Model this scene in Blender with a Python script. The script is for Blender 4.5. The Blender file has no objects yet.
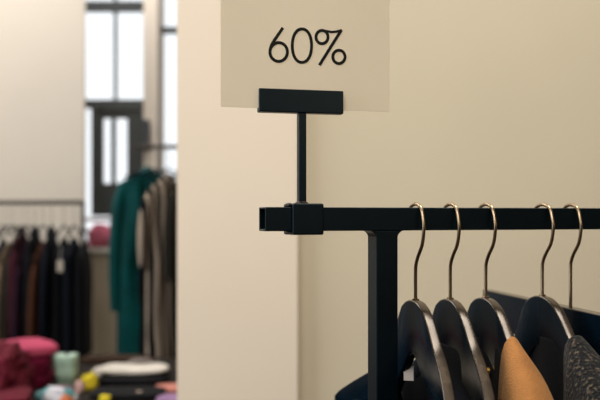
import bpy, bmesh, math, random
from mathutils import Vector, noise, Matrix
random.seed(7)
C = bpy.context.scene.collection
PI = math.pi
F = 833.33
CZ = 1.35
HOR = 216.0
def W(px, py, Y):
    """scale helper: size / place of something seen at distance Y"""
    return Vector(((px-300)/F*Y, Y, CZ-(py-HOR)/F*Y))

# ------------------------------------------------------------ materials
def mat(name, col, rough=0.6, metal=0.0, spec=0.5, var=0.0, vscale=8.0, bump=0.0, bscale=60.0, sheen=0.0, coat=0.0, rvar=0.0):
    m = bpy.data.materials.new(name); m.use_nodes = True
    nt = m.node_tree; b = nt.nodes['Principled BSDF']
    b.inputs['Roughness'].default_value = rough
    b.inputs['Metallic'].default_value = metal
    b.inputs['Specular IOR Level'].default_value = spec
    b.inputs['Sheen Weight'].default_value = sheen
    b.inputs['Coat Weight'].default_value = coat
    b.inputs['Coat Roughness'].default_value = 0.15
    tc = nt.nodes.new('ShaderNodeTexCoord')
    n = nt.nodes.new('ShaderNodeTexNoise'); n.inputs['Scale'].default_value = vscale
    n.inputs['Detail'].default_value = 4
    nt.links.new(tc.outputs['Object'], n.inputs['Vector'])
    r = nt.nodes.new('ShaderNodeValToRGB')
    r.color_ramp.elements[0].position = 0.3; r.color_ramp.elements[1].position = 0.7
    r.color_ramp.elements[0].color = [c*(1-var) for c in col]+[1]
    r.color_ramp.elements[1].color = [min(1, c*(1+var)) for c in col]+[1]
    nt.links.new(n.outputs['Fac'], r.inputs['Fac'])
    nt.links.new(r.outputs['Color'], b.inputs['Base Color'])
    if rvar:
        mr = nt.nodes.new('ShaderNodeMapRange')
        mr.inputs['To Min'].default_value = rough-rvar; mr.inputs['To Max'].default_value = rough+rvar
        nt.links.new(n.outputs['Fac'], mr.inputs['Value']); nt.links.new(mr.outputs['Result'], b.inputs['Roughness'])
    if bump:
        n2 = nt.nodes.new('ShaderNodeTexNoise'); n2.inputs['Scale'].default_value = bscale; n2.inputs['Detail'].default_value = 5
        nt.links.new(tc.outputs['Object'], n2.inputs['Vector'])
        bp = nt.nodes.new('ShaderNodeBump'); bp.inputs['Strength'].default_value = bump; bp.inputs['Distance'].default_value = 0.004
        nt.links.new(n2.outputs['Fac'], bp.inputs['Height']); nt.links.new(bp.outputs['Normal'], b.inputs['Normal'])
    return m

def s2l(r, g, b):
    f = lambda c: ((c/255+0.055)/1.055)**2.4 if c > 10 else c/255/12.92
    return (f(r), f(g), f(b))

M = {}
M['pillar'] = mat('pillar_plaster', s2l(224,210,191), 0.75, spec=0.2, var=0.02, vscale=2, bump=0.05, bscale=40)
M['wall'] = mat('shaded_wall_plaster', s2l(212,201,177), 0.8, spec=0.2, var=0.025, vscale=1.7, bump=0.05, bscale=40)  # darker than the pillar plaster: shade on the turned wall put into colour
M['backwall'] = mat('far_plaster', s2l(212,204,192), 0.8, spec=0.2, var=0.02, vscale=2)
M['parapet'] = mat('parapet_plaster', s2l(212,202,184), 0.8, spec=0.2, var=0.03, vscale=3)
M['column'] = mat('column_plaster', s2l(200,190,178), 0.8, spec=0.2, var=0.02, vscale=3)
M['ceiling'] = mat('ceiling_paint', (0.62,0.57,0.5), 0.9, spec=0.1)
M['floor'] = mat('floor_concrete', (0.04,0.03,0.024), 0.8, spec=.1, var=0.15, vscale=3)
M['dimwall'] = mat('rear_plaster', (0.1,0.085,0.07), 0.9, spec=0.1)
M['steel'] = mat('black_powder_steel', (0.002,0.0046,0.007), 0.36, spec=0.3, var=0.1, vscale=30, bump=0.06, bscale=900, rvar=0.04)
M['steelin'] = mat('tube_inside', (0.002,0.002,0.002), 0.8, spec=0.1)
M['weld'] = mat('weld_bead', (0.03,0.022,0.018), 0.45, metal=0.6, var=0.3, vscale=200, bump=0.5, bscale=400)
M['brass'] = mat('antique_brass', (0.36,0.27,0.175), 0.3, metal=1.0, var=0.12, vscale=40, rvar=0.06)
M['gold'] = mat('gold_metal', (0.75,0.42,0.08), 0.3, metal=1.0)
M['lacquer'] = mat('black_lacquered_wood', (0.0012,0.006,0.0115), 0.2, spec=0.05, var=0.3, vscale=14, rvar=0.07, bump=0.012, bscale=80)
for k_, t_ in (('steel', (.6,.85,1,1)), ('lacquer', (.6,.85,1,1))):
    M[k_].node_tree.nodes['Principled BSDF'].inputs['Specular Tint'].default_value = t_
M['edge'] = mat('worn_edge_highlight', (.026,.018,.012), .22, spec=.33, var=.7, vscale=45, rvar=.1, coat=.2)  # worn brown edge, set browner and glossier than the faces for the band highlight
M['edge'].node_tree.nodes['Principled BSDF'].inputs['Specular Tint'].default_value = (1,.8,.6,1)
M['paper'] = mat('cream_card', s2l(250,242,226), 0.85, spec=0.1, var=0.01, vscale=3)
M['ink'] = mat('black_ink', (0.008,0.009,0.008), 0.6, spec=0.2)
M['darkframe'] = mat('dark_window_steel', (0.03,0.035,0.04), 0.5, spec=0.4)
M['doorpanel'] = mat('grey_door_paint', (0.045,0.052,0.054), 0.5, spec=0.4, var=0.1)
M['whitepaint'] = mat('white_paint', (0.8,0.8,0.8), 0.5)
M['rackbg'] = mat('brown_black_steel', (0.035,0.027,0.022), 0.45, metal=0.3)
M['tan'] = mat('tan_suede', (.28,.12,.035), 0.9, spec=0.12, var=0.16, vscale=26, bump=0.5, bscale=420, sheen=0.12)
M['tan'].node_tree.nodes['Principled BSDF'].inputs['Sheen Tint'].default_value = (1,.75,.45,1)
M['blackfab'] = mat('black_cotton', (0.004,0.005,0.008), 0.9, spec=0.15, var=0.2, vscale=30, bump=0.2, bscale=300)

def wool():
    m = mat('grey_tweed_wool', (0.04,0.04,0.04), 0.95, spec=0.1, bump=.7, bscale=230, sheen=0.06)
    nt = m.node_tree; b = nt.nodes['Principled BSDF']
    tc = nt.nodes['Texture Coordinate']
    n = nt.nodes.new('ShaderNodeTexNoise'); n.inputs['Scale'].default_value = 230; n.inputs['Detail'].default_value = 6
    nt.links.new(tc.outputs['Object'], n.inputs['Vector'])
    r = nt.nodes.new('ShaderNodeValToRGB'); e = r.color_ramp.elements
    e[0].position = .4; e[0].color = (.002,.0025,.003,1); e[1].position = .74; e[1].color = (.13,.095,.06,1)
    x = e.new(.55); x.color = (.008,.0085,.009,1)
    nt.links.new(n.outputs['Fac'], r.inputs['Fac']); nt.links.new(r.outputs['Color'], b.inputs['Base Color'])
    return m
M['wool'] = wool()

def stripes():
    m = mat('striped_cloth', (0.3,0.3,0.3), 0.9, spec=0.1)
    nt = m.node_tree; b = nt.nodes['Principled BSDF']; tc = nt.nodes['Texture Coordinate']
    w = nt.nodes.new('ShaderNodeTexWave'); w.wave_type = 'BANDS'; w.bands_direction = 'Y'
    w.inputs['Scale'].default_value = 7; w.inputs['Distortion'].default_value = .8; w.inputs['Detail Scale'].default_value = .6
    nt.links.new(tc.outputs['Object'], w.inputs['Vector'])
    r = nt.nodes.new('ShaderNodeValToRGB'); e = r.color_ramp.elements
    e[0].position = .54; e[0].color = (.006,.006,.008,1); e[1].position = .64; e[1].color = (.42,.34,.27,1)
    nt.links.new(w.outputs['Fac'], r.inputs['Fac']); nt.links.new(r.outputs['Color'], b.inputs['Base Color'])
    return m
M['stripe'] = stripes()

def patchy():
    m = mat('patterned_scarf', (0.3,0.3,0.3), 0.9, spec=0.1)
    nt = m.node_tree; b = nt.nodes['Principled BSDF']; tc = nt.nodes['Texture Coordinate']
    v = nt.nodes.new('ShaderNodeTexVoronoi'); v.inputs['Scale'].default_value = 26
    nt.links.new(tc.outputs['Object'], v.inputs['Vector'])
    s = nt.nodes.new('ShaderNodeSeparateColor'); nt.links.new(v.outputs['Color'], s.inputs['Color'])
    r = nt.nodes.new('ShaderNodeValToRGB'); r.color_ramp.interpolation = 'CONSTANT'; e = r.color_ramp.elements
    e[0].position = 0; e[0].color = (.1,.3,.32,1); e[1].position = .8; e[1].color = (.7,.22,.1,1)
    for p, c in ((.25,(.55,.55,.6,1)),(.45,(.35,.12,.2,1)),(.62,(.12,.14,.2,1))):
        x = e.new(p); x.color = c
    nt.links.new(s.outputs['Red'], r.inputs['Fac']); nt.links.new(r.outputs['Color'], b.inputs['Base Color'])
    return m
M['patch'] = patchy()

def glassmat():
    m = bpy.data.materials.new('window_glass'); m.use_nodes = True; nt = m.node_tree; nt.nodes.clear()
    o = nt.nodes.new('ShaderNodeOutputMaterial'); t = nt.nodes.new('ShaderNodeBsdfTransparent')
    g = nt.nodes.new('ShaderNodeBsdfGlossy'); g.inputs['Roughness'].default_value = .02
    x = nt.nodes.new('ShaderNodeMixShader'); f = nt.nodes.new('ShaderNodeFresnel'); f.inputs['IOR'].default_value = 1.45
    nt.links.new(f.outputs[0], x.inputs[0]); nt.links.new(t.outputs[0], x.inputs[1]); nt.links.new(g.outputs[0], x.inputs[2])
    nt.links.new(x.outputs[0], o.inputs[0]); return m
M['glass'] = glassmat()

# ------------------------------------------------------------ helpers
def link(name, bm, m, parent=None, smooth=False, loc=None, bevel=0, solid=0, sub=0, doubles=0):
    if doubles: bmesh.ops.remove_doubles(bm, verts=bm.verts, dist=doubles)
    bmesh.ops.recalc_face_normals(bm, faces=bm.faces)
    me = bpy.data.meshes.new(name); bm.to_mesh(me); bm.free()
    o = bpy.data.objects.new(name, me); C.objects.link(o)
    me.materials.append(M[m] if isinstance(m, str) else m)
    if smooth:
        for p in me.polygons: p.use_smooth = True
    if loc is not None: o.location = loc
    if parent: o.parent = parent
    if solid:
        s = o.modifiers.new('Solid', 'SOLIDIFY'); s.thickness = solid; s.offset = 0
    if bevel:
        b = o.modifiers.new('Bevel', 'BEVEL'); b.width = bevel; b.segments = 3; b.limit_method = 'ANGLE'; b.angle_limit = math.radians(40)
    if sub:
        s = o.modifiers.new('Sub', 'SUBSURF'); s.levels = sub; s.render_levels = sub
    return o

def box(bm, c, s, rz=0):
    mt = Matrix.Translation(c) @ Matrix.Rotation(rz, 4, 'Z') @ Matrix.Diagonal((s[0], s[1], s[2], 1))
    bmesh.ops.create_cube(bm, size=1, matrix=mt); return bm

def tube(bm, pts, r, n=12, cap=True):
    pts = [Vector(p) for p in pts]; rings = []
    up = None
    for i, p in enumerate(pts):
        d = (pts[min(i+1, len(pts)-1)]-pts[max(i-1, 0)]).normalized()
        if up is None:
            up = d.orthogonal().normalized()
        up = (up-d*up.dot(d)).normalized(); sd = d.cross(up)
        rr = r[i] if isinstance(r, (list, tuple)) else r
        rings.append([bm.verts.new(p+(up*math.cos(a*2*PI/n)+sd*math.sin(a*2*PI/n))*rr) for a in range(n)])
    for a, b in zip(rings, rings[1:]):
        for k in range(n): bm.faces.new((a[k], a[(k+1) % n], b[(k+1) % n], b[k]))
    if cap: bm.faces.new(rings[0]); bm.faces.new(list(reversed(rings[-1])))
    return bm

def smoothpts(pts, k=6):
    P = [Vector(p) for p in pts]; P = [2*P[0]-P[1]]+P+[2*P[-1]-P[-2]]; out = []
    for i in range(1, len(P)-2):
        for j in range(k):
            t = j/k; a, b, c, d = P[i-1:i+3]
            out.append(0.5*((2*b)+(c-a)*t+(2*a-5*b+4*c-d)*t*t+(-a+3*b-3*c+d)*t**3))
    out.append(P[-2]); return out

def lerp(tab, x):
    if x <= tab[0][0]: return tab[0][1]
    for (a, va), (b, vb) in zip(tab, tab[1:]):
        if x <= b: return va+(vb-va)*(x-a)/(b-a)
    return tab[-1][1]

def tag(o, label, cat, group=None, kind=None):
    o['label'] = label; o['category'] = cat
    if group: o['group'] = group
    if kind: o['kind'] = kind
    return o
def thing(name, label, cat, loc=(0,0,0), rz=0, group=None):
    o = bpy.data.objects.new(name, None); C.objects.link(o); o.empty_display_size = .05
    o.location = loc; o.rotation_euler = (0, 0, rz); return tag(o, label, cat, group)
def struct(name, bm, m, label, cat, **k):
    o = link(name, bm, m, **k); tag(o, label, cat, kind='structure'); return o

# ------------------------------------------------------------ room shell
def quadbox(x0, x1, y0, y1, z0, z1):
    return box(bmesh.new(), ((x0+x1)/2, (y0+y1)/2, (z0+z1)/2), (x1-x0, y1-y0, z1-z0))
HZ = 4.2
struct('floor', quadbox(-4.2, 3.2, -2.7, 6.4, -.1, 0), 'floor', 'dark grey concrete shop floor', 'floor')
struct('ceiling', quadbox(-4.2, 3.2, -2.7, 6.4, HZ, HZ+.1), 'ceiling', 'plain pale ceiling', 'ceiling')
struct('wall_left', quadbox(-4.2, -4.0, -2.5, 6.4, 0, HZ), 'backwall', 'pale side wall left of the clothes racks', 'wall')
struct('wall_rear', quadbox(-4.2, 3.2, -2.7, -2.5, 0, HZ), 'dimwall', 'dim wall behind the viewer', 'wall')
struct('wall_right', quadbox(3.0, 3.2, -2.5, 6.4, 0, HZ), 'dimwall', 'beige side wall at the right', 'wall')
# pillar with the beige wall running on from its corner
xa, xc, YP = W(177, 0, 2.2).x, W(297.5, 0, 2.2).x, 2.2
struct('wall_pillar', quadbox(xa, xc, YP, YP+.15, 0, HZ), 'pillar', 'pale cream plastered pillar lit from the left', 'wall')
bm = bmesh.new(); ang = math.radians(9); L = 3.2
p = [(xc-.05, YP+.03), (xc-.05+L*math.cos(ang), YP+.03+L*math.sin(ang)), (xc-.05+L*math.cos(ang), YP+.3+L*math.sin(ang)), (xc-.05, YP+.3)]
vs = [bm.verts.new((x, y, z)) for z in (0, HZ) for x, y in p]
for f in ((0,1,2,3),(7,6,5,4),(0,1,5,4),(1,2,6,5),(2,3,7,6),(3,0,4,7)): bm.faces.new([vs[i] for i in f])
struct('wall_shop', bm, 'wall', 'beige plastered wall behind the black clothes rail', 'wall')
# far beige wall on the left
YB = 5.3
xb = W(84, 0, YB).x
struct('wall_far', quadbox(-4.0, xb, YB, YB+.04, 0, HZ), 'backwall', 'beige far wall behind the rack of dark clothes', 'wall')
# window wall
YW = 6.1
def X(px, Y=YW): return (px-300)/F*Y
def Z(py, Y=YW): return CZ-(py-HOR)/F*Y
struct('wall_parapet', quadbox(-4.0, 3.0, YW, YW+.2, 0, Z(252)), 'parapet', 'greyish beige wall below the window sill', 'wall')
struct('wall_column', quadbox(X(146.5), X(160), YW-.12, YW+.2, 0, HZ), 'column', 'pale column between the two bright windows', 'wall')
struct('wall_window_right', quadbox(X(190), 3.0, YW, YW+.2, Z(252), HZ), 'backwall', 'wall right of the narrow window', 'wall')
struct('wall_window_left', quadbox(-4.0, X(60), YW, YW+.2, Z(252), HZ), 'backwall', 'wall left of the tall window', 'wall')
struct('trim_sill', quadbox(X(60), X(146.5), YW-.1, YW+.2, Z(252), Z(247)), 'whitepaint', 'white window sill above the low wall', 'window sill', bevel=.004)

def pane(nm, x0, x1, z0, z1, parent, y=YW+.1):
    return link(nm, quadbox(x0, x1, y-.003, y+.003, z0, z1), 'glass', parent)
def sroot(name, label, cat, loc=(0,0,0)):
    o = thing(name, label, cat, loc); o['kind'] = 'structure'; return o
w1 = sroot('window_1', 'tall dark steel framed window with bright panes over a dark panel', 'window')
bm = bmesh.new()
def fr(x0, x1, y0, y1, dy=.06, yc=YW+.08):
    box(bm, ((X(x0)+X(x1))/2, yc, (Z(y0)+Z(y1))/2), (X(x1)-X(x0), dy, Z(y0)-Z(y1)))
fr(144.5, 148, -200, 220); fr(60, 63, -200, 247)
fr(111.8, 114.6, -196, 98, .05); fr(60, 146, -1, 9); fr(60, 146, 98.5, 107); fr(60, 146, -90, -84); fr(60,146,-200,-194)
link('window_frame', bm, 'darkframe', w1, bevel=.004)
for (a, b_, c, d) in ((63,111.8,9,98.5),(114.6,144.5,9,98.5),(63,111.8,-84,-1),(114.6,144.5,-84,-1),(63,92,107,216),(92.5,146,222,247)):
    pane('pane', X(a), X(b_), Z(d), Z(c), w1)
# white bars of the window
bm = bmesh.new()
box(bm, ((X(85)+X(146))/2, YW+.05, Z(219.5)), (X(146)-X(85), .06, Z(217.5)-Z(221.5)))
link('window_bar', bm, 'whitepaint', w1, bevel=.003)
# dark leaf with two glass slots
dl = bmesh.new(); y0 = YW+.0
def dbx(x0, x1, ya, yb, dy=.05): box(dl, ((X(x0)+X(x1))/2, y0, (Z(ya)+Z(yb))/2), (X(x1)-X(x0), dy, Z(ya)-Z(yb)))
dbx(92,103.5,104,216); dbx(111.6,115.8,118,184); dbx(127.8,146,104,216); dbx(103.5,127.8,104,118.5); dbx(103.5,127.8,183.5,216)
dbx(94,97,106,212,.07); dbx(97,142,108,110,.07); dbx(142,144.5,106,212,.07)
lf = link('shutter_leaf', dl, 'doorpanel', w1, bevel=.003)
pane('leaf_pane', X(103.5), X(112.2), Z(183.5), Z(118.5), lf, YW); pane('leaf_pane', X(115.2), X(127.8), Z(183.5), Z(118.5), lf, YW)
w2 = sroot('window_2', 'narrow bright window beside the pale pillar', 'window')
bm = bmesh.new(); fr(159, 192, 25, 31); fr(188, 192, -200, 252); fr(159, 192, -200, -195)
fr(159, 192, 247, 252)
link('window_frame', bm, 'darkframe', w2, bevel=.004)
pane('pane', X(160), X(188), Z(247), Z(31), w2); pane('pane', X(160), X(188), Z(25), Z(-195), w2)

# little things at the window
def blob(name, label, cat, c, s, m, seed=0, amp=.18, fr_=6, sub=4, group=None, flat=True):
    bm = bmesh.new(); bmesh.ops.create_icosphere(bm, subdivisions=sub, radius=1)
    for v in bm.verts:
        p = v.co.copy()
        f = 1+amp*noise.noise(p*fr_*.35+Vector((seed, seed*2.1, 0)))+amp*.5*noise.noise(p*fr_+Vector((seed*3, 0, 0)))
        q = Vector((abs(p.x)**.75*math.copysign(1, p.x), abs(p.y)**.75*math.copysign(1, p.y), p.z))*f
        v.co = Vector((q.x*s[0], q.y*s[1], q.z*s[2]))
        if flat and v.co.z < -s[2]*.62: v.co.z = -s[2]*.62
    o = link(name, bm, m, smooth=True, loc=(c[0], c[1], c[2]+(s[2]*.62 if flat else 0)))
    return tag(o, label, cat, group)
mp = mat('rose_pink_cloth', (.5,.13,.2), .85, spec=.15, var=.25, vscale=12)
blob('cushion', 'rose pink cushion on the white window sill', 'cushion', (X(100.5, 6.03), 6.04, Z(247)), (.095,.05,.105), mp, 3, .08)
sp = bmesh.new(); box(sp, (0,0,0), (.05,.05,.22)); 
o = link('wall_speaker', sp, mat('navy_black_plastic', (.008,.01,.02), .5), loc=(X(149.5), YW-.147, Z(137)), bevel=.008)
tag(o, 'narrow dark box fixed on the pale column', 'speaker')
bm = bmesh.new(); box(bm, (0, -.0255, 0), (.04,.003,.2)); link('speaker_grille', bm, 'darkframe', o, bevel=.001)

# ------------------------------------------------------------ foreground clothes rack
TH = math.radians(18); X0, Y0 = .0972, .98
ZR = CZ-.0035; TW = .027
def rail(s): return Vector((X0+s*math.cos(TH), Y0+s*math.sin(TH), ZR))
rack = thing('clothes_rack', 'black square steel clothes rail with welded post and open left end', 'clothes rack', (X0, Y0, 0), TH)
SL, SR = -.147, 1.05
def sqtube(bm, a, b, w, t=.0022, hollow=True):
    # along local x from a to b, centred on z=ZR
    for sx in ((a, b),):
        o = [(w/2, w/2), (-w/2, w/2), (-w/2, -w/2), (w/2, -w/2)]; i = [(y*(1-2*t/w), z*(1-2*t/w)) for y, z in o]
        A = [bm.verts.new((a, y, z+ZR)) for y, z in o]; B = [bm.verts.new((b, y, z+ZR)) for y, z in o]
        Ai = [bm.verts.new((a, y, z+ZR)) for y, z in i]; Bi = [bm.verts.new((b, y, z+ZR)) for y, z in i]
        for k in range(4):
            l = (k+1) % 4
            bm.faces.new((A[k], A[l], B[l], B[k])); bm.faces.new((Ai[k], Ai[l], Bi[l], Bi[k]))
            bm.faces.new((A[k], A[l], Ai[l], Ai[k])); bm.faces.new((B[k], B[l], Bi[l], Bi[k]))
bm = bmesh.new(); sqtube(bm, SL, SR, TW)
link('rail', bm, 'steel', rack, bevel=.0012)
for s in (0, .9):
    bm = bmesh.new(); box(bm, (s, 0, (ZR-TW/2+.03)/2), (TW, TW, ZR-TW/2-.03))
    link('post', bm, 'steel', rack, bevel=.0012)
    bm = bmesh.new()        # weld fillets under the rail
    for sg in (-1, 1):
        FR = .0105; prof = [(0,0), (FR,0)]+[(FR-FR*math.sin(k*PI/12), -FR+FR*math.cos(k*PI/12)) for k in range(1, 6)]+[(0,-FR)]
        rr = []
        for y in (-TW/2+.001, TW/2-.001):
            rr.append([bm.verts.new((s+sg*(TW/2-.0005+x), y, ZR-TW/2+.0005+z)) for x, z in prof])
        n = len(prof)
        bm.faces.new(rr[0]); bm.faces.new(rr[1])
        for k in range(n): bm.faces.new((rr[0][k], rr[0][(k+1) % n], rr[1][(k+1) % n], rr[1][k]))
    link('weld_fillet', bm, 'steel', rack)
    bm = bmesh.new(); box(bm, (s, 0, .015), (TW, .5, .03)); link('foot', bm, 'steel', rack, bevel=.002)
bm = bmesh.new(); box(bm, (.45, 0, .15), (.873, TW, TW)); link('lower_bar', bm, 'steel', rack, bevel=.0012)
# sign holder : sleeve clamp + stem + clip
SC = -.098
pc = rail(SC)
sh = thing('sign_holder', 'black steel sign holder with clip, sleeved over the left end of the rail', 'sign holder', pc, TH)
CW, CH, CD = .037, .0355, .036
bm = bmesh.new()
o = [(CD/2, CH/2), (-CD/2, CH/2), (-CD/2, -CH/2), (CD/2, -CH/2)]; i = [(TW/2+.0003, TW/2+.0003), (-TW/2-.0003, TW/2+.0003), (-TW/2-.0003, -TW/2-.0003), (TW/2+.0003, -TW/2-.0003)]
R4 = [[bm.verts.new((x, y, z)) for y, z in q] for q in (o, i) for x in (-CW/2, CW/2)]
for k in range(4):
    l = (k+1) % 4
    bm.faces.new((R4[0][k], R4[0][l], R4[1][l], R4[1][k])); bm.faces.new((R4[2][k], R4[2][l], R4[3][l], R4[3][k]))
    bm.faces.new((R4[0][k], R4[0][l], R4[2][l], R4[2][k])); bm.faces.new((R4[1][k], R4[1][l], R4[3][l], R4[3][k]))
link('sleeve', bm, 'steel', sh, bevel=.0022)
SZ = W(0, 102, pc.y).z - ZR
SR2 = math.radians(13.5)-TH
bm = bmesh.new(); box(bm, (-.0022, 0, (CH/2+SZ)/2), (.0088, .0088, SZ-CH/2)); link('stem', bm, 'steel', sh, bevel=.0008)
bm = bmesh.new(); bmesh.ops.create_icosphere(bm, subdivisions=2, radius=.005, matrix=Matrix.Translation((-.0022,-.001,CH/2)) @ Matrix.Diagonal((1.6,1.3,.7,1)))
for v in bm.verts: v.co += noise.noise_vector(v.co*400)*.0009
link('weld', bm, 'weld', sh, smooth=True)
bm = bmesh.new()
bmesh.ops.create_uvsphere(bm, u_segments=12, v_segments=8, radius=.003, matrix=Matrix.Translation((-CW/2-.001, -.006, CH/2-.002))@Matrix.Diagonal((1.3,2,.9,1)))
link('sleeve_weld', bm, 'weld', sh, smooth=True)
clip = bmesh.new(); cr = Matrix.Translation((-.0035, 0, SZ)) @ Matrix.Rotation(SR2, 4, 'Z')
for yy, th, zz, hh in ((-.0042, .004, 0, .0265), (.0042, .004, 0, .0265), (0, .01, -.0112, .004)):
    bmesh.ops.create_cube(clip, size=1, matrix=cr @ Matrix.Translation((0, yy, zz)) @ Matrix.Diagonal((.0985, th, hh, 1)))
link('clip', clip, 'steel', sh, bevel=.0013)
# the card
mw = Matrix.Translation(pc) @ Matrix.Rotation(TH, 4, 'Z') @ cr
N = (mw.to_3x3() @ Vector((0,-1,0))).normalized(); U = (mw.to_3x3() @ Vector((1,0,0))).normalized(); O = mw.translation
def onplane(px, py, off=0):
    d = Vector(((px-300)/F, 1, -(py-HOR)/F)); c = Vector((0,0,CZ)); q = O+N*off
    return c+d*((q-c).dot(N)/d.dot(N))
def local(px, py):
    v = onplane(px, py)-O; return (v.dot(U), v.z)
card = thing('price_sign', 'cream card sign printed 60% standing in the black clip', 'sign', O, TH+SR2)
a0 = local(220.5, 108)[0]; a1 = local(389.5, 108)[0]
bm = bmesh.new(); n = 12; g = []
for i in range(n+1):
    x = a0+(a1-a0)*i/n
    g.append([bm.verts.new((x, .0012*math.sin(i/n*PI*2)*min(1, max(0,(z-.03)*8)), z)) for z in [-.0085+.27*k/10 for k in range(11)]])
for i in range(n):
    for k in range(10): bm.faces.new((g[i][k], g[i+1][k], g[i+1][k+1], g[i][k+1]))
pm = M['paper']; nt = pm.node_tree; b = nt.nodes['Principled BSDF']; outn = nt.nodes['Material Output']
tr = nt.nodes.new('ShaderNodeBsdfTranslucent'); tr.inputs[0].default_value = (.95,.9,.78,1)
mx = nt.nodes.new('ShaderNodeMixShader'); mx.inputs[0].default_value = .36
nt.links.new(b.outputs[0], mx.inputs[1]); nt.links.new(tr.outputs[0], mx.inputs[2]); nt.links.new(mx.outputs[0], outn.inputs[0])
link('card', bm, 'paper', card, solid=.0004)
def stroke(bm, pts, w, closed=False):
    P = [Vector(local(*p)) for p in pts]; n = len(P); w = w*1.22*.945/F
    L, R = [], []
    for i, p in enumerate(P):
        a = P[(i-1) % n] if closed or i > 0 else P[i]; c = P[(i+1) % n] if closed or i < n-1 else P[i]
        d = (c-a).normalized(); nn = Vector((-d.y, d.x))*w/2
        y = .0012*math.sin((p.x-a0)/(a1-a0)*PI*2)*min(1, max(0, (p.y-.03)*8))-.0007
        L.append(bm.verts.new((p.x+nn.x, y, p.y+nn.y))); R.append(bm.verts.new((p.x-nn.x, y, p.y-nn.y)))
    for i in range(n if closed else n-1):
        j = (i+1) % n; bm.faces.new((L[i], L[j], R[j], R[i]))
def ell(cx, cy, rx, ry, e=1.0, n=48):
    out = []
    for k in range(n):
        a = 2*PI*k/n; c, s = math.cos(a), math.sin(a)
        out.append((cx+rx*math.copysign(abs(c)**e, c), cy+ry*math.copysign(abs(s)**e, s)))
    return out
for nm, parts in (('digit', (('c', ell(278.6,52.1,8.7,9.4)), ('o', [(282.9,27.8),(278.5,34.2),(274.3,40.3),(271.4,45.2),(270.1,49.5)]))),
                  ('digit', (('c', ell(301.8,45.8,9.6,16.7,.93)),)),
                  ('percent_sign', (('c', ell(321.8,37.2,6,6.6)), ('c', ell(338.7,57,6.1,6.6)), ('o', [(341.2,30.2),(330,48),(319.2,65.4)]), ('o', [(321.5,30.7),(325.5,31.2),(331,32.2),(336,31.9),(341.6,30.4)])))):
    bm = bmesh.new()
    for kk, (t, pts) in enumerate(parts):
        stroke(bm, pts, 2.55 if not (nm == 'percent_sign' and kk == 3) else 2.0, t == 'c')
    q = link(nm, bm, 'ink', card)

# ------------------------------------------------------------ hangers
STOP = [(0,0),(.01,.0012),(.02,.006),(.03,.013),(.042,.022),(.078,.046),(.12,.069),(.172,.1),(.21,.128),(.222,.14)]
SBOT = [(0,.063),(.012,.067),(.04,.089),(.08,.11),(.12,.125),(.17,.141),(.21,.152),(.222,.15)]
FTOP = [(0,0),(.01,.0008),(.02,.0035),(.03,.009),(.037,.017),(.043,.028),(.048,.041),(.056,.058),(.08,.082),(.12,.104),(.172,.128),(.21,.148),(.222,.158)]
FBOT = [(0,.063),(.012,.068),(.04,.1),(.06,.126),(.08,.14),(.12,.152),(.17,.165),(.21,.174),(.222,.17)]
NTOP = [(0,0),(.01,.0006),(.02,.0025),(.03,.0062),(.042,.0125),(.055,.022),(.07,.0345),(.085,.0455),(.12,.063),(.172,.088),(.21,.11),(.222,.12)]
NBOT = [(0,.063),(.012,.067),(.04,.086),(.08,.104),(.12,.115),(.17,.126),(.21,.131),(.222,.128)]
def planx(y): return -(1.1 if y < 0 else .6)*y*y
HT = -.0965       # top of the wooden body below rail centre
def wood_hanger(name, label, pos, yaw, tilt=.1, t=.0118, group=None, drop=0, mbody='lacquer', mhook='brass', res=44, bar=True, sc=1.0, curve=1.0):
    h = thing(name, label, 'hanger', pos, yaw, group)
    bm = bmesh.new(); rings = []
    for i in range(res+1):
        y = -.222+.444*i/res; a = abs(y); z1 = HT-lerp(NTOP if y < 0 else FTOP, a); z0 = HT-lerp(NBOT if y < 0 else FBOT, a)
        x = planx(y)*curve; tt = t/2*(1+.1*min(1, a/.2))
        rings.append([bm.verts.new((x+sx*tt, y*sc, z)) for sx, z in ((-1,z0),(1,z0),(1,z1),(-1,z1))])
    for a_, b_ in zip(rings, rings[1:]):
        for k in range(4): bm.faces.new((a_[k], a_[(k+1)%4], b_[(k+1)%4], b_[k])).material_index = int(k == 2)
    bm.faces.new(rings[0]); bm.faces.new(rings[-1])
    body = link('hanger_body', bm, mbody, h, smooth=True, bevel=.0022); body.data.materials.append(M['edge'])
    if bar:
        ya = .178; bm = bmesh.new()
        tube(bm, [(planx(s*ya)*curve, s*ya*sc, HT-(.121 if s < 0 else .157)) for s in (-1, 1)], .0055, 12)
        link('trouser_bar', bm, mbody, h, smooth=True)
    bm = bmesh.new()
    path = smoothpts([(0,.0218,-.0075),(0,.0222,.0),(0,.0175,.0125),(0,.006,.0172),(0,-.006,.0172),(0,-.0178,.0125),(0,-.0238,.0),(0,-.0255,-.013),(0,-.0205,-.03),(0,-.008,-.044),(0,-.0015,-.054),(0,0,-.064),(0,0,HT-.004+drop)], 5)
    r = [.0021]*len(path); r[0] = .0012
    tube(bm, path, r, 10); link('hook', bm, mhook, h, smooth=True)
    bm = bmesh.new(); tube(bm, [(0,0,HT+drop-.004),(0,0,HT+drop+.0015)], .0042, 12); link('ferrule', bm, mhook, h)
    return h
HS = [(.0426,'first black wooden hanger beside the rack post, bare near arm',14,.1),
      (.0888,'second black wooden hanger from the rack post, bare near arm',13.5,.09),
      (.1374,'third black wooden hanger from the post, tan jacket on its near arm',13.5,.09),
      (.2180,'fourth black wooden hanger from the post, with the grey wool coat',14,.1)]
HP = []
for s, lab, yw, tl in HS:
    p = rail(s); HP.append((p, math.radians(yw), tl))
    h = wood_hanger('clothes_hanger', lab, p, math.radians(yw), tl, group='black wooden hangers on the near rail')
    h0 = h
bpy.context.view_layer.update()
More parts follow.
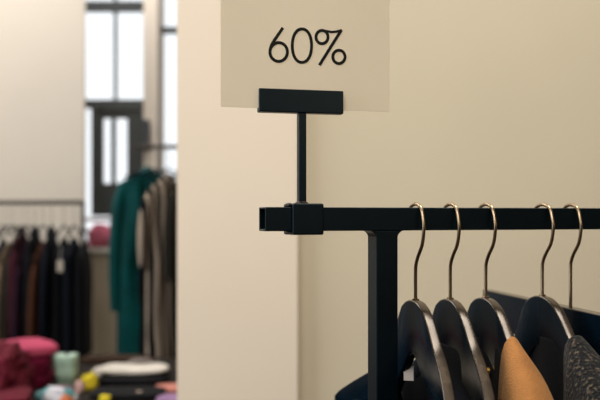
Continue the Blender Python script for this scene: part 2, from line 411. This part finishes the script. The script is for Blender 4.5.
# fifth: straight bar hanger
p5 = rail(.2598)
h5 = thing('trouser_hanger', 'straight black trouser hanger with long flat bar, last at the right', 'hanger', p5, math.radians(10.5))
bm = bmesh.new(); box(bm, (0, 0, -.1125-.028), (.016, .525, .056)); ob = link('hanger_bar', bm, 'lacquer', h5, bevel=.002); ob.data.materials.append(M['edge'])
for f in ob.data.polygons: f.material_index = int(f.normal.z > .9)
bm = bmesh.new(); path = smoothpts([(0,.0218,-.0075),(0,.0222,.0),(0,.0175,.0125),(0,.006,.0172),(0,-.006,.0172),(0,-.0178,.0125),(0,-.0238,.0),(0,-.0255,-.013),(0,-.0205,-.03),(0,-.008,-.044),(0,-.0015,-.054),(0,0,-.064),(0,0,-.118)], 5)
tube(bm, path, .0021, 10); link('hook', bm, 'brass', h5, smooth=True)

# ------------------------------------------------------------ garments
def garment(name, label, cat, pos, yaw, m, ridge, topL, topR, T, Wd, L, tilt=0, shift=0, round_=.028, nu=40, nv=22, fold=.004, sleeve=None, solid=.002, seed=0, group=None, curve=1.0, flare=0.0, sleeve_r=.045, nearonly=False):
    """cloth hung over a hanger whose arms run along local y. tables give the height below the hook"""
    g = thing(name, label, cat, pos, yaw, group)
    bm = bmesh.new()
    for sd, top in ((-1, topL), (1, topR)):
        grid = []
        for i in range(nu+1):
            y = -Wd+2*Wd*i/nu; zr = lerp(ridge, y); zt = min(zr, lerp(top, y)) if top else zr
            e = max(0, 1-(abs(y)/Wd)**4)**.5
            row = []
            for k in range(nv+1):
                v = k/nv; d = (v**1.8)*(L+zt); z = zt-d
                dd = zr-z
                tt = lerp(T, y)*math.tanh((max(dd, 0)/round_)**.6)
                tt *= e
                tt += fold*noise.noise(Vector((y*14+seed, z*3, sd*4+seed)))*min(1, dd/.08)*2*e
                tt *= (1+flare*v)
                row.append(bm.verts.new((planx(y)*curve+shift*min(1, dd/.06)+sd*max(tt, .0002), y*(1+.25*flare*v), z)))
            grid.append(row)
        for i in range(nu):
            for k in range(nv):
                f = (grid[i][k], grid[i+1][k], grid[i+1][k+1], grid[i][k+1])
                bm.faces.new(f if sd < 0 else f[::-1])
    link('body_cloth', bm, m, g, smooth=True, doubles=.0006, solid=solid, sub=1)
    if sleeve:
        for s in (-1, 1):
            if nearonly and s > 0: continue
            ys = s*(Wd-.025); zs = lerp(ridge, ys)-.03
            bm = bmesh.new(); rings = []
            for k in range(15):
                v = k/14; z = zs-sleeve*v; r = sleeve_r*(1-.3*v)*(min(1, (k+.6)/2.2))
                yc = ys+s*(.01+.035*math.sin(v*2.4)); xc = planx(ys)*curve+shift-.01*v
                rings.append([bm.verts.new((xc+math.cos(a*2*PI/14)*r*.72*(1+.12*noise.noise(Vector((a*.6, v*6, seed)))), yc+math.sin(a*2*PI/14)*r, z)) for a in range(14)])
            for a_, b_ in zip(rings, rings[1:]):
                for k in range(14): bm.faces.new((a_[k], a_[(k+1)%14], b_[(k+1)%14], b_[k]))
            bm.faces.new(rings[0])
            link('sleeve', bm, m, g, smooth=True, sub=1)
    return g
def ridge_of(extra=0): return [(-a, HT-z+extra) for a, z in reversed(NTOP)]+[(a, HT-z+extra) for a, z in FTOP[1:]]
RG = ridge_of(.003)
def rz(y, e=.003): return HT-lerp(STOP, abs(y))+e
# black top slipped to the far end of the first hanger
p, yw, tl = HP[0]
tab = [(-.225,0),(-.19,0),(-.17,HT-.2),(-.05,HT-.17),(.0,HT-.13),(.04,HT-.108),(.08,HT-.1),(.1,HT-.09),(.112,0)]
tabR = [(-.225,0),(-.19,0),(-.17,HT-.2),(-.05,HT-.2),(.0,HT-.17),(.05,HT-.14),(.1,HT-.09),(.112,0)]
garment('black_blouse', 'black blouse slipped to the far arm of the hanger beside the post', 'blouse', p, yw, 'blackfab', [(y, z-max(0, y-.075)*.62) for y, z in RG], tab, tabR, [(-.24,.014),(.24,.013)], .2, .78, tilt=tl+.06, round_=.03, sleeve=.4, seed=2, sleeve_r=.035)
bm = bmesh.new(); box(bm, (.003,.03,HT-.087), (.0008,.012,.03)); bmesh.ops.rotate(bm, verts=bm.verts, cent=(.003,.03,HT-.087), matrix=Matrix.Rotation(1.1,3,'Z'))
nl = link('gap_sliver', bm, mat('pale_sliver', (.6,.53,.47), .5), [q for q in C.objects if q.name == 'black_blouse'][0]); nl['label'] = 'made-up pale sliver behind the first hanger'  # invented pale strip standing for the bright sliver in the hanger opening
p, yw, tl = HP[1]
tab = [(-.21,0),(-.2,HT-.13),(-.17,HT-.12),(-.08,HT-.085),(-.04,HT-.055),(.04,HT-.055),(.08,HT-.08),(.1,0)]
garment('black_blouse', 'plain black blouse on the second black wooden hanger', 'blouse', p, yw, 'blackfab', [(y, z-(.003 if y < .1 else 0)) for y, z in RG], tab, tab, [(-.24,.0055),(.09,.0055),(.12,.012),(.24,.014)], .21, .82, tilt=tl, round_=.03, seed=5)
# tan jacket
p, yw, tl = HP[2]
c0 = .082
def vneck(c, deep): return [(-c,0),(-c+.001,HT-.04),(-c+.02,HT-.04-deep*.5),(0,HT-.04-deep),(c-.02,HT-.05-deep*.45),(c-.001,HT-.06),(c,0)]
NK = [(-.17,HT-.11),(-.08,HT-.08),(-.04,HT-.05),(.04,HT-.05),(.1,HT-.1),(.17,HT-.15)]
gi = garment('black_blouse', 'black blouse with a gold button layered inside the tan jacket', 'blouse', p, yw, 'blackfab', [(y, z-.004) for y, z in RG], NK, NK, [(-.24,.0055),(.24,.0055)], .2, .7, round_=.02, seed=8)
bm = bmesh.new(); tube(bm, [(-.0065,-.021,-.1825), (-.0105,-.021,-.1825)], [.0042,.0034], 16); link('button', bm, 'gold', gi)
garment('tan_jacket', 'tan suede jacket on the third black hanger', 'jacket', p, yw, 'tan', ridge_of(.007), vneck(.074,.2), vneck(.074,.08), [(-.24,.042),(-.17,.042),(-.12,.034),(-.085,.019),(-.05,.012),(.05,.012),(.1,.02),(.24,.022)], .238, .8, tilt=tl, shift=.006, round_=.03, sleeve=.55, seed=9, nu=60, nv=34, fold=.003, solid=.0015)
p, yw, tl = HP[3]
garment('black_blouse', 'thin black cloth added to darken the gap inside the grey wool coat', 'blouse', p, yw, 'blackfab', [(y, z-.004) for y, z in RG], [(-.17,HT-.11),(-.08,HT-.08),(-.04,HT-.05),(.04,HT-.05),(.1,HT-.1),(.17,HT-.15)], [(-.17,HT-.11),(-.08,HT-.08),(-.04,HT-.05),(.04,HT-.05),(.1,HT-.1),(.17,HT-.15)], [(-.24,.0055),(.24,.0055)], .2, .7, tilt=0, round_=.02, seed=6)  # black layer added to keep the opening of the fourth hanger dark
garment('grey_coat', 'dark grey speckled wool coat on the fourth black hanger', 'coat', p, yw, 'wool', ridge_of(.01), vneck(c0,.16), vneck(c0,.04), [(-.24,.041),(-.12,.04),(-.085,.024),(-.05,.014),(.05,.014),(.1,.02),(.24,.022)], .24, 1.0, tilt=tl, shift=.012, round_=.028, sleeve=.6, seed=12, nu=60, nv=34, fold=.004, solid=.003)

# ------------------------------------------------------------ background rack (left)
YL = 4.55
def bgrack(name, label, x0, x1, y, z, posts, depth=.25):
    r = thing(name, label, 'clothes rack', ((x0+x1)/2, y, 0)); cx = (x0+x1)/2
    bm = bmesh.new(); tube(bm, [(x0-cx,0,z),(x1-cx,0,z)], .0125, 12); link('rail', bm, 'rackbg', r, smooth=True)
    for px_ in posts:
        bm = bmesh.new(); tube(bm, [(px_-cx,0,.03),(px_-cx,0,z)], .0125, 12); link('post', bm, 'rackbg', r, smooth=True)
        bm = bmesh.new(); box(bm, (px_-cx,0,.015), (.03,.5,.03)); link('foot', bm, 'rackbg', r, bevel=.003)
    return r
zl = Z(202.5, YL)
xr = X(83, YL)
bgrack('clothes_rack', 'dark metal rack of dark hanging clothes against the far wall', xr-1.35, xr, YL, zl, (xr-1.33, xr))
zr_ = Z(147, 4.7)
bgrack('clothes_rack', 'tall dark rack holding the teal dress and striped coat', X(134,4.7), X(134,4.7)+1.1, 4.7, zr_, (X(216,4.7), X(134,4.7)+1.05))
def cm(name, c, **k): return mat(name, c, .9, spec=.12, var=.2, vscale=10, **k)
cols = {'navy': cm('navy_cloth', (.008,.014,.03)), 'beige': cm('beige_cloth', (.26,.19,.13)), 'olive': cm('olive_black_cloth', (.02,.018,.014)),
        'burg': cm('burgundy_cloth', (.045,.01,.018)), 'black': cm('black_cloth', (.005,.005,.007)), 'rust': cm('rust_brown_cloth', (.07,.028,.016)),
        'ink': cm('blue_black_cloth', (.004,.006,.011)), 'plum': cm('plum_cloth', (.022,.01,.02))}
LG = [(-22,'navy',.022,240,345,'navy jacket at the hidden left end of the far rack'),
      (-10,'black',.024,238,345,'black jacket just outside the left edge of the far rack'),
      (3,'navy',.02,236,340,'dark navy garment, leftmost on the far rack'),
      (9.5,'beige',.014,240,335,'beige garment near the left end of the far rack'),
      (15,'olive',.02,236,338,'very dark olive garment between beige and burgundy ones'),
      (22,'burg',.018,226,345,'burgundy garment on the far rack'),
      (28,'plum',.016,240,345,'dark plum garment right of the burgundy one'),
      (35,'black',.025,226,352,'black garment between the plum and the rust brown ones'),
      (43,'rust',.022,240,348,'rust brown garment on the far rack'),
      (51.5,'ink',.022,226,352,'slim blue-black garment right of the rust brown one'),
      (64,'black',.03,236,356,'black trousers in the wide dark group by the rack end, left one'),
      (74,'ink',.034,236,356,'blue-black trousers in the middle of the wide dark group'),
      (84,'black',.03,238,356,'black trousers beside the right post of the far rack')]
GREY = mat('dull_grey_metal', (.25,.22,.18), .4, metal=1)
first = None
hb = None
for i, (px, col, T_, yt, yb, lab) in enumerate(LG):
    x = X(px, YL); top = Z(yt, YL); bot = Z(yb, YL); ya = math.radians(random.uniform(-6, 6)+8)
    dz = top-zl
    rg = [(-a*.9, dz-z*.75) for a, z in reversed(STOP)]+[(a*.9, dz-z*.75) for a, z in STOP[1:]]
    garment('trousers' if 'trousers' in lab else 'hanging_garment', lab, 'trousers' if 'trousers' in lab else 'garment', (x, YL, zl), ya, cols[col], rg, None, None, [(-.2,T_*1.1),(0,T_*.9),(.2,T_*1.1)], .2, zl-bot, round_=.05, nu=16, nv=14, fold=.006, seed=i*3.3, solid=.002, curve=0, sleeve=None if 'trousers' in lab else .45, sleeve_r=.032, group='clothes on the far rack')
    # its hanger
    if hb is None:
        hb = thing('clothes_hanger', '', 'hanger', (x, YL, zl), ya)
        bm = bmesh.new(); path = smoothpts([(0,.02,-.01),(0,.017,.008),(0,0,.0145),(0,-.017,.008),(0,-.022,-.006),(0,-.014,-.024),(0,0,-.035),(0,0,-.13)], 3); tube(bm, path, .0022, 6)
        link('hook', bm, GREY, hb, smooth=True)
        bm = bmesh.new(); tube(bm, [(0,-.17,-.178),(0,-.06,-.14),(0,0,-.125),(0,.06,-.14),(0,.17,-.178)], .006, 8); link('hanger_arms', bm, 'lacquer', hb, smooth=True)
        h = hb
    else:
        h = hb.copy(); C.objects.link(h)
        for ch in hb.children:
            c = ch.copy(); C.objects.link(c); c.parent = h
    h.location = (x, YL, zl); h.rotation_euler = (0,0,ya)
    h['group'] = 'hangers of the far rack'
    h['label'] = 'slim hanger of the '+' '.join(lab.split()[:11])
    h.children[0].location.z = 0
tagw = bmesh.new(); box(tagw, (0,0,0), (.028,.002,.06))
o = link('price_tag', tagw, mat('pale_card', (.5,.45,.38), .8), loc=(X(60,4.32), 4.32, Z(266,4.32)), bevel=.0008); tag(o, 'pale price tag hanging in front of the black trousers', 'tag')
o.rotation_euler = (0,0,.2)
tube_ = bmesh.new(); tube(tube_, [(0,0,.03),(.004,.02,.1)], .001, 5); link('tag_string', tube_, 'whitepaint', o)

# ------------------------------------------------------------ teal dress and striped coat
teal = mat('teal_satin', (.0,.06,.062), .6, spec=.15, var=.3, vscale=6)
YT = 4.7
def bigg(name, label, cat, px, yt, yb, m, yaw, T_, Wd, slv, seed, sh=None, sr=.055, stripe=False):
    x = X(px, YT); dz = Z(yt, YT)-zr_
    rg = [(-a*Wd/.2, dz-z*.9) for a, z in reversed(STOP)]+[(a*Wd/.2, dz-z*.9) for a, z in STOP[1:]]
    g = garment(name, label, cat, (x, YT, zr_), yaw, m, rg, None, None, [(-.25,T_),(0,T_*.8),(.25,T_)], Wd, zr_-Z(yb, YT), round_=.05, nu=40, nv=26, fold=.014, seed=seed, curve=.5, sleeve=slv, sleeve_r=sr, solid=.003)
    h = hb.copy(); C.objects.link(h); h.location = (x, YT, zr_); h.rotation_euler = (0,0,yaw)
    h['label'] = 'hanger under the '+label; h['group'] = 'hangers of the tall rack'
    for ch in hb.children:
        c = ch.copy(); C.objects.link(c); c.parent = h
    return g
bigg('teal_dress', 'long teal dress with long sleeves beside the tall window', 'dress', 148, 166, 362, teal, math.radians(-38), .045, .2, .68, 21, sr=.045)
bigg('striped_coat', 'long black and beige striped coat beside the pillar', 'coat', 168, 173, 384, M['stripe'], math.radians(-38), .042, .15, .42, 31, sr=.045)
bigg('black_dress', 'black garment hanging behind the teal dress and striped coat', 'dress', 157, 185, 372, cols['black'], math.radians(-38), .015, .13, None, 41)
bigg('grey_coat', 'charcoal coat at the edge of the pillar beyond the striped coat', 'coat', 193, 168, 380, cols['olive'], math.radians(-38), .03, .14, .5, 44)

# ------------------------------------------------------------ display table with folded things
TZ = .75
tb = thing('display_table', 'dark display table covered with folded clothes', 'table', (-.95, 2.95, 0))
bm = bmesh.new(); box(bm, (0,0,TZ-.02), (1.5,1.15,.04)); link('table_top', bm, mat('dark_table_wood', (.012,.008,.006), .8, spec=.1, var=.3), tb, bevel=.004)
for sx in (-1,1):
    for sy in (-1,1):
        bm = bmesh.new(); box(bm, (sx*.7,sy*.52,(TZ-.04)/2), (.05,.05,TZ-.04)); link('leg', bm, 'rackbg', tb, bevel=.003)
def folded(name, label, cat, c, s, m, rz_=0, seed=0, group=None, layers=2, bulge=.5):
    """a folded garment: soft slab with visible fold layers at its edge"""
    bm = bmesh.new(); nx, nz = 28, 6*layers
    rings = []
    for k in range(nz+1):
        v = k/nz; lay = abs(math.sin(v*layers*PI)); f = .85+.15*lay**.5
        if k == 0: f = .86
        if k == nz: f = .82
        ring = []
        for a in range(40):
            t = 2*PI*a/40; cx, sy = math.cos(t), math.sin(t)
            x = math.copysign(abs(cx)**.6, cx)*s[0]*f; y = math.copysign(abs(sy)**.6, sy)*s[1]*f
            w = 1+.06*noise.noise(Vector((cx*1.5+seed, sy*1.5, v*2)))
            z = v*s[2]+.1*s[2]*noise.noise(Vector((cx*2+seed, sy*2, 1)))*v
            ring.append(bm.verts.new((x*w, y*w, z)))
        rings.append(ring)
    for a_, b_ in zip(rings, rings[1:]):
        for k in range(40): bm.faces.new((a_[k], a_[(k+1)%40], b_[(k+1)%40], b_[k]))
    bm.faces.new(rings[0])
    prev = rings[-1]
    for q in (.75,.5,.25):
        ring = []
        for v in prev_src if False else rings[-1]:
            p_ = v.co; ring.append(bm.verts.new((p_.x*q, p_.y*q, s[2]*(1+.16*bulge*(1-q*q))+.12*s[2]*noise.noise(Vector((p_.x*q*20+seed, p_.y*q*20, 0))))))
        for k in range(40): bm.faces.new((prev[k], prev[(k+1)%40], ring[(k+1)%40], ring[k]))
        prev = ring
    bm.faces.new(prev)
    o = link(name, bm, m, smooth=True, loc=c, sub=1); o.rotation_euler = (0,0,rz_)
    return tag(o, label, cat, group)
def T3(px, Y, z=TZ): return (X(px, Y), Y, z)
hot = cm('hot_pink_knit', (.42,.06,.12)); rasp = cm('raspberry_knit', (.17,.01,.04)); wine = cm('wine_knit', (.14,.008,.03)); crim = cm('crimson_cloth', (.1,.01,.02), bump=.4, bscale=25)
zz = TZ
stack = [('lowest raspberry pink folded sweater in the pink stack', rasp,.036),('wine red folded sweater, second from the bottom of the pink stack', wine,.03),('raspberry folded sweater under the bright pink one', rasp,.032),('bright pink folded sweater on top of the pink stack', hot,.042)]
for i, (lab, m_, hh) in enumerate(stack):
    folded('folded_sweater', lab, 'sweater', (X(27, 3.0)+random.uniform(-.006,.006), 3.0, zz), ([.088,.092,.086,.098][i],.12,hh), m_, .1+.15*i, i*5, 'pink folded sweaters on the table', 2 if i < 3 else 1, 1.6 if i == 3 else .2)
    zz += hh+.002
blob('crumpled_jacket', 'crimson jacket heaped at the left edge of the table', 'jacket', (X(-6, 2.72), 2.72, TZ), (.105,.14,.112), crim, 4, .28, 7, 5)
folded('folded_sweater', 'crimson folded garment in front of the pink stack', 'sweater', (X(8,2.56), 2.56, TZ), (.07,.1,.06), crim, .2, 31, None, 3)
# mint container
mint = mat('mint_enamel', (.36,.52,.42), .45, var=.05); mint2 = mat('dull_mint_enamel', (.16,.24,.19), .5)
mc = thing('storage_tin', 'mint green lidded tin between the pink stack and yellow cloth', 'tin', (X(67,2.9),2.9,TZ))
def rbox(w, h, z, r=.3):
    bm = bmesh.new(); rings = []
    for k, f in ((0,.94),(.06,1),(.94,1),(1,.94)):
        rings.append([bm.verts.new((math.copysign(abs(math.cos(t))**.5, math.cos(t))*w*f*.9, math.copysign(abs(math.sin(t))**.5, math.sin(t))*w*f, z+k*h)) for t in [2*PI*a/32 for a in range(32)]])
    for a_, b_ in zip(rings, rings[1:]):
        for k in range(32): bm.faces.new((a_[k], a_[(k+1)%32], b_[(k+1)%32], b_[k]))
    bm.faces.new(rings[0]); bm.faces.new(rings[-1]); return bm
link('tin_base', rbox(.032,.045,0), mint2, mc, smooth=True, bevel=.003)
link('tin_body', rbox(.037,.04,.043), mint, mc, smooth=True, bevel=.003)
link('lid', rbox(.039,.034,.084), mint, mc, smooth=True, bevel=.003)
bm = bmesh.new(); tube(bm, [(0,0,.1175),(0,0,.123)], [.009,.008], 16); link('knob', bm, 'darkframe', mc, bevel=.001)
wht = cm('white_cloth', (.62,.58,.52)); yel = cm('yellow_cloth', (.62,.5,.03)); blk = cm('black_knit', (.006,.006,.007)); brn = cm('dark_brown_fur', (.035,.02,.012), bump=.8, bscale=60)
folded('folded_jersey', 'grey blue folded top low behind the mint tin', 'top', (X(52,3.12),3.12,TZ), (.03,.04,.085), cm('grey_blue_cloth', (.3,.34,.36)), 0, 3)
blob('scarf', 'long dark brown furry scarf at the back edge of the table', 'scarf', (X(116,3.42),3.42,TZ), (.15,.05,.018), brn, 8, .25, 8)
blob('cream_sock_roll', 'small rolled cream cloth left of the folded white shirt', 'cloth', (X(99,3.1),3.1,TZ), (.026,.03,.024), wht, 9)
blob('yellow_cloth', 'crumpled yellow cloth beside the mint tin', 'cloth', (X(89,2.9),2.9,TZ), (.028,.035,.031), yel, 11, .35)
blob('pale_pink_cloth', 'small pale pink crumpled cloth between mint tin and yellow cloth', 'cloth', (X(79.5,2.84),2.84,TZ), (.016,.02,.024), cm('pale_pink_cloth', (.6,.4,.38)), 12, .3)
b1 = folded('folded_trousers', 'black folded trousers under the white shirt', 'trousers', (X(135,3.02),3.02,TZ), (.125,.1,.026), blk, .05, 14)
ws = folded('folded_shirt', 'white folded shirt with grey collar on the black trousers', 'shirt', (X(134,3.05),3.05,TZ+.032), (.125,.085,.02), wht, .04, 15, None, 1, .4)
bm = bmesh.new(); tube(bm, smoothpts([(-.02,.04,.03),(0,.052,.034),(.03,.05,.034),(.055,.04,.031),(.03,.025,.031),(0,.025,.031),(-.02,.04,.03)], 5), .006, 8, False)
link('collar', bm, cm('grey_cloth', (.2,.17,.16)), ws, smooth=True)
folded('folded_jersey', 'black folded top with a small beige emblem, front of table', 'top', (X(128,2.78),2.78,TZ), (.125,.08,.02), blk, 0, 17)
bm = bmesh.new(); bmesh.ops.create_uvsphere(bm, u_segments=12, v_segments=6, radius=.01, matrix=Matrix.Diagonal((1,1,.25,1)))
o = link('emblem', bm, cm('beige_patch', (.45,.35,.28)), bpy.data.objects[[q.name for q in C.objects if q.get('label','').startswith('black folded top with a small')][0]], smooth=True, loc=(.045,-.04,.023))
folded('folded_jersey', 'small yellow folded cloth in front of the black top', 'top', (X(105,2.69),2.69,TZ), (.018,.02,.02), yel, 0, 18)
folded('folded_jersey', 'lilac folded top at the right end of the table', 'top', (X(172,2.72),2.72,TZ), (.05,.05,.012), cm('lilac_cloth', (.3,.18,.32)), 0, 19)
folded('folded_jersey', 'coral pink folded top behind the lilac one', 'top', (X(172,2.86),2.86,TZ), (.06,.05,.018), cm('coral_cloth', (.5,.2,.16)), 0, 20)
blob('patterned_scarf', 'multicoloured patterned scarf heaped in front of the mint tin', 'scarf', (X(57,2.7),2.7,TZ), (.06,.05,.028), 'patch', 22, .3)

# ------------------------------------------------------------ lights
def area(name, loc, target, size, power, col, sy=None):
    l = bpy.data.lights.new(name, 'AREA'); l.energy = power; l.color = col; l.shape = 'RECTANGLE'; l.size = size; l.size_y = sy or size
    o = bpy.data.objects.new(name, l); C.objects.link(o); o.location = loc
    o.rotation_euler = (Vector(target)-Vector(loc)).to_track_quat('-Z', 'Y').to_euler(); return o
area('window_light', (-3.2,.3,2.2), (.2,1.6,1.3), 2.0, 98, (.92,.96,1), 2.4)
area('overhead_fill', (.5,1.55,4.1), (.5,1.5,0), 2.4, 40, (1,.93,.84), .9).data.spread = 1.8  # unseen overhead lamp, added for the highlights along the hanger edges
area('rear_fill', (-.6,-1.4,3.9), (.2,1.8,1.1), 2.2, 108, (1,.935,.84))  # unseen fill, added to light pillar and wall from the front
area('warm_light', (1.8,-1.6,2.4), (.4,1.0,1.2), .7, 10, (1,.82,.6))
area('window_bay_fill', (-1.0,5.7,4.0), (-1.25,6.0,1.2), .5, 60, (1,.97,.93))  # unseen fill, added to brighten the low wall and sill in the bay
area('far_room_fill', (-2.2,4.0,4.0), (-2.2,4.2,0), 1.8, 84, (1,.95,.9))  # unseen fill, added to brighten the far part of the room
w = bpy.data.worlds.new('World'); bpy.context.scene.world = w; w.use_nodes = True
bg = w.node_tree.nodes['Background']; bg.inputs[0].default_value = (.93,.97,1,1); bg.inputs[1].default_value = 1.25

# ------------------------------------------------------------ camera
cd = bpy.data.cameras.new('Camera'); cam = bpy.data.objects.new('Camera', cd); C.objects.link(cam)
cam.location = (0,0,CZ); cam.rotation_euler = (PI/2,0,0); cd.lens = 50; cd.sensor_width = 36; cd.sensor_fit = 'HORIZONTAL'
cd.shift_y = (HOR-200)/600; cd.clip_start = .01
cd.dof.use_dof = True; cd.dof.focus_distance = .95; cd.dof.aperture_fstop = 4.5
sc = bpy.context.scene; sc.camera = cam
sc.view_settings.view_transform = 'Standard'; sc.view_settings.look = 'None'
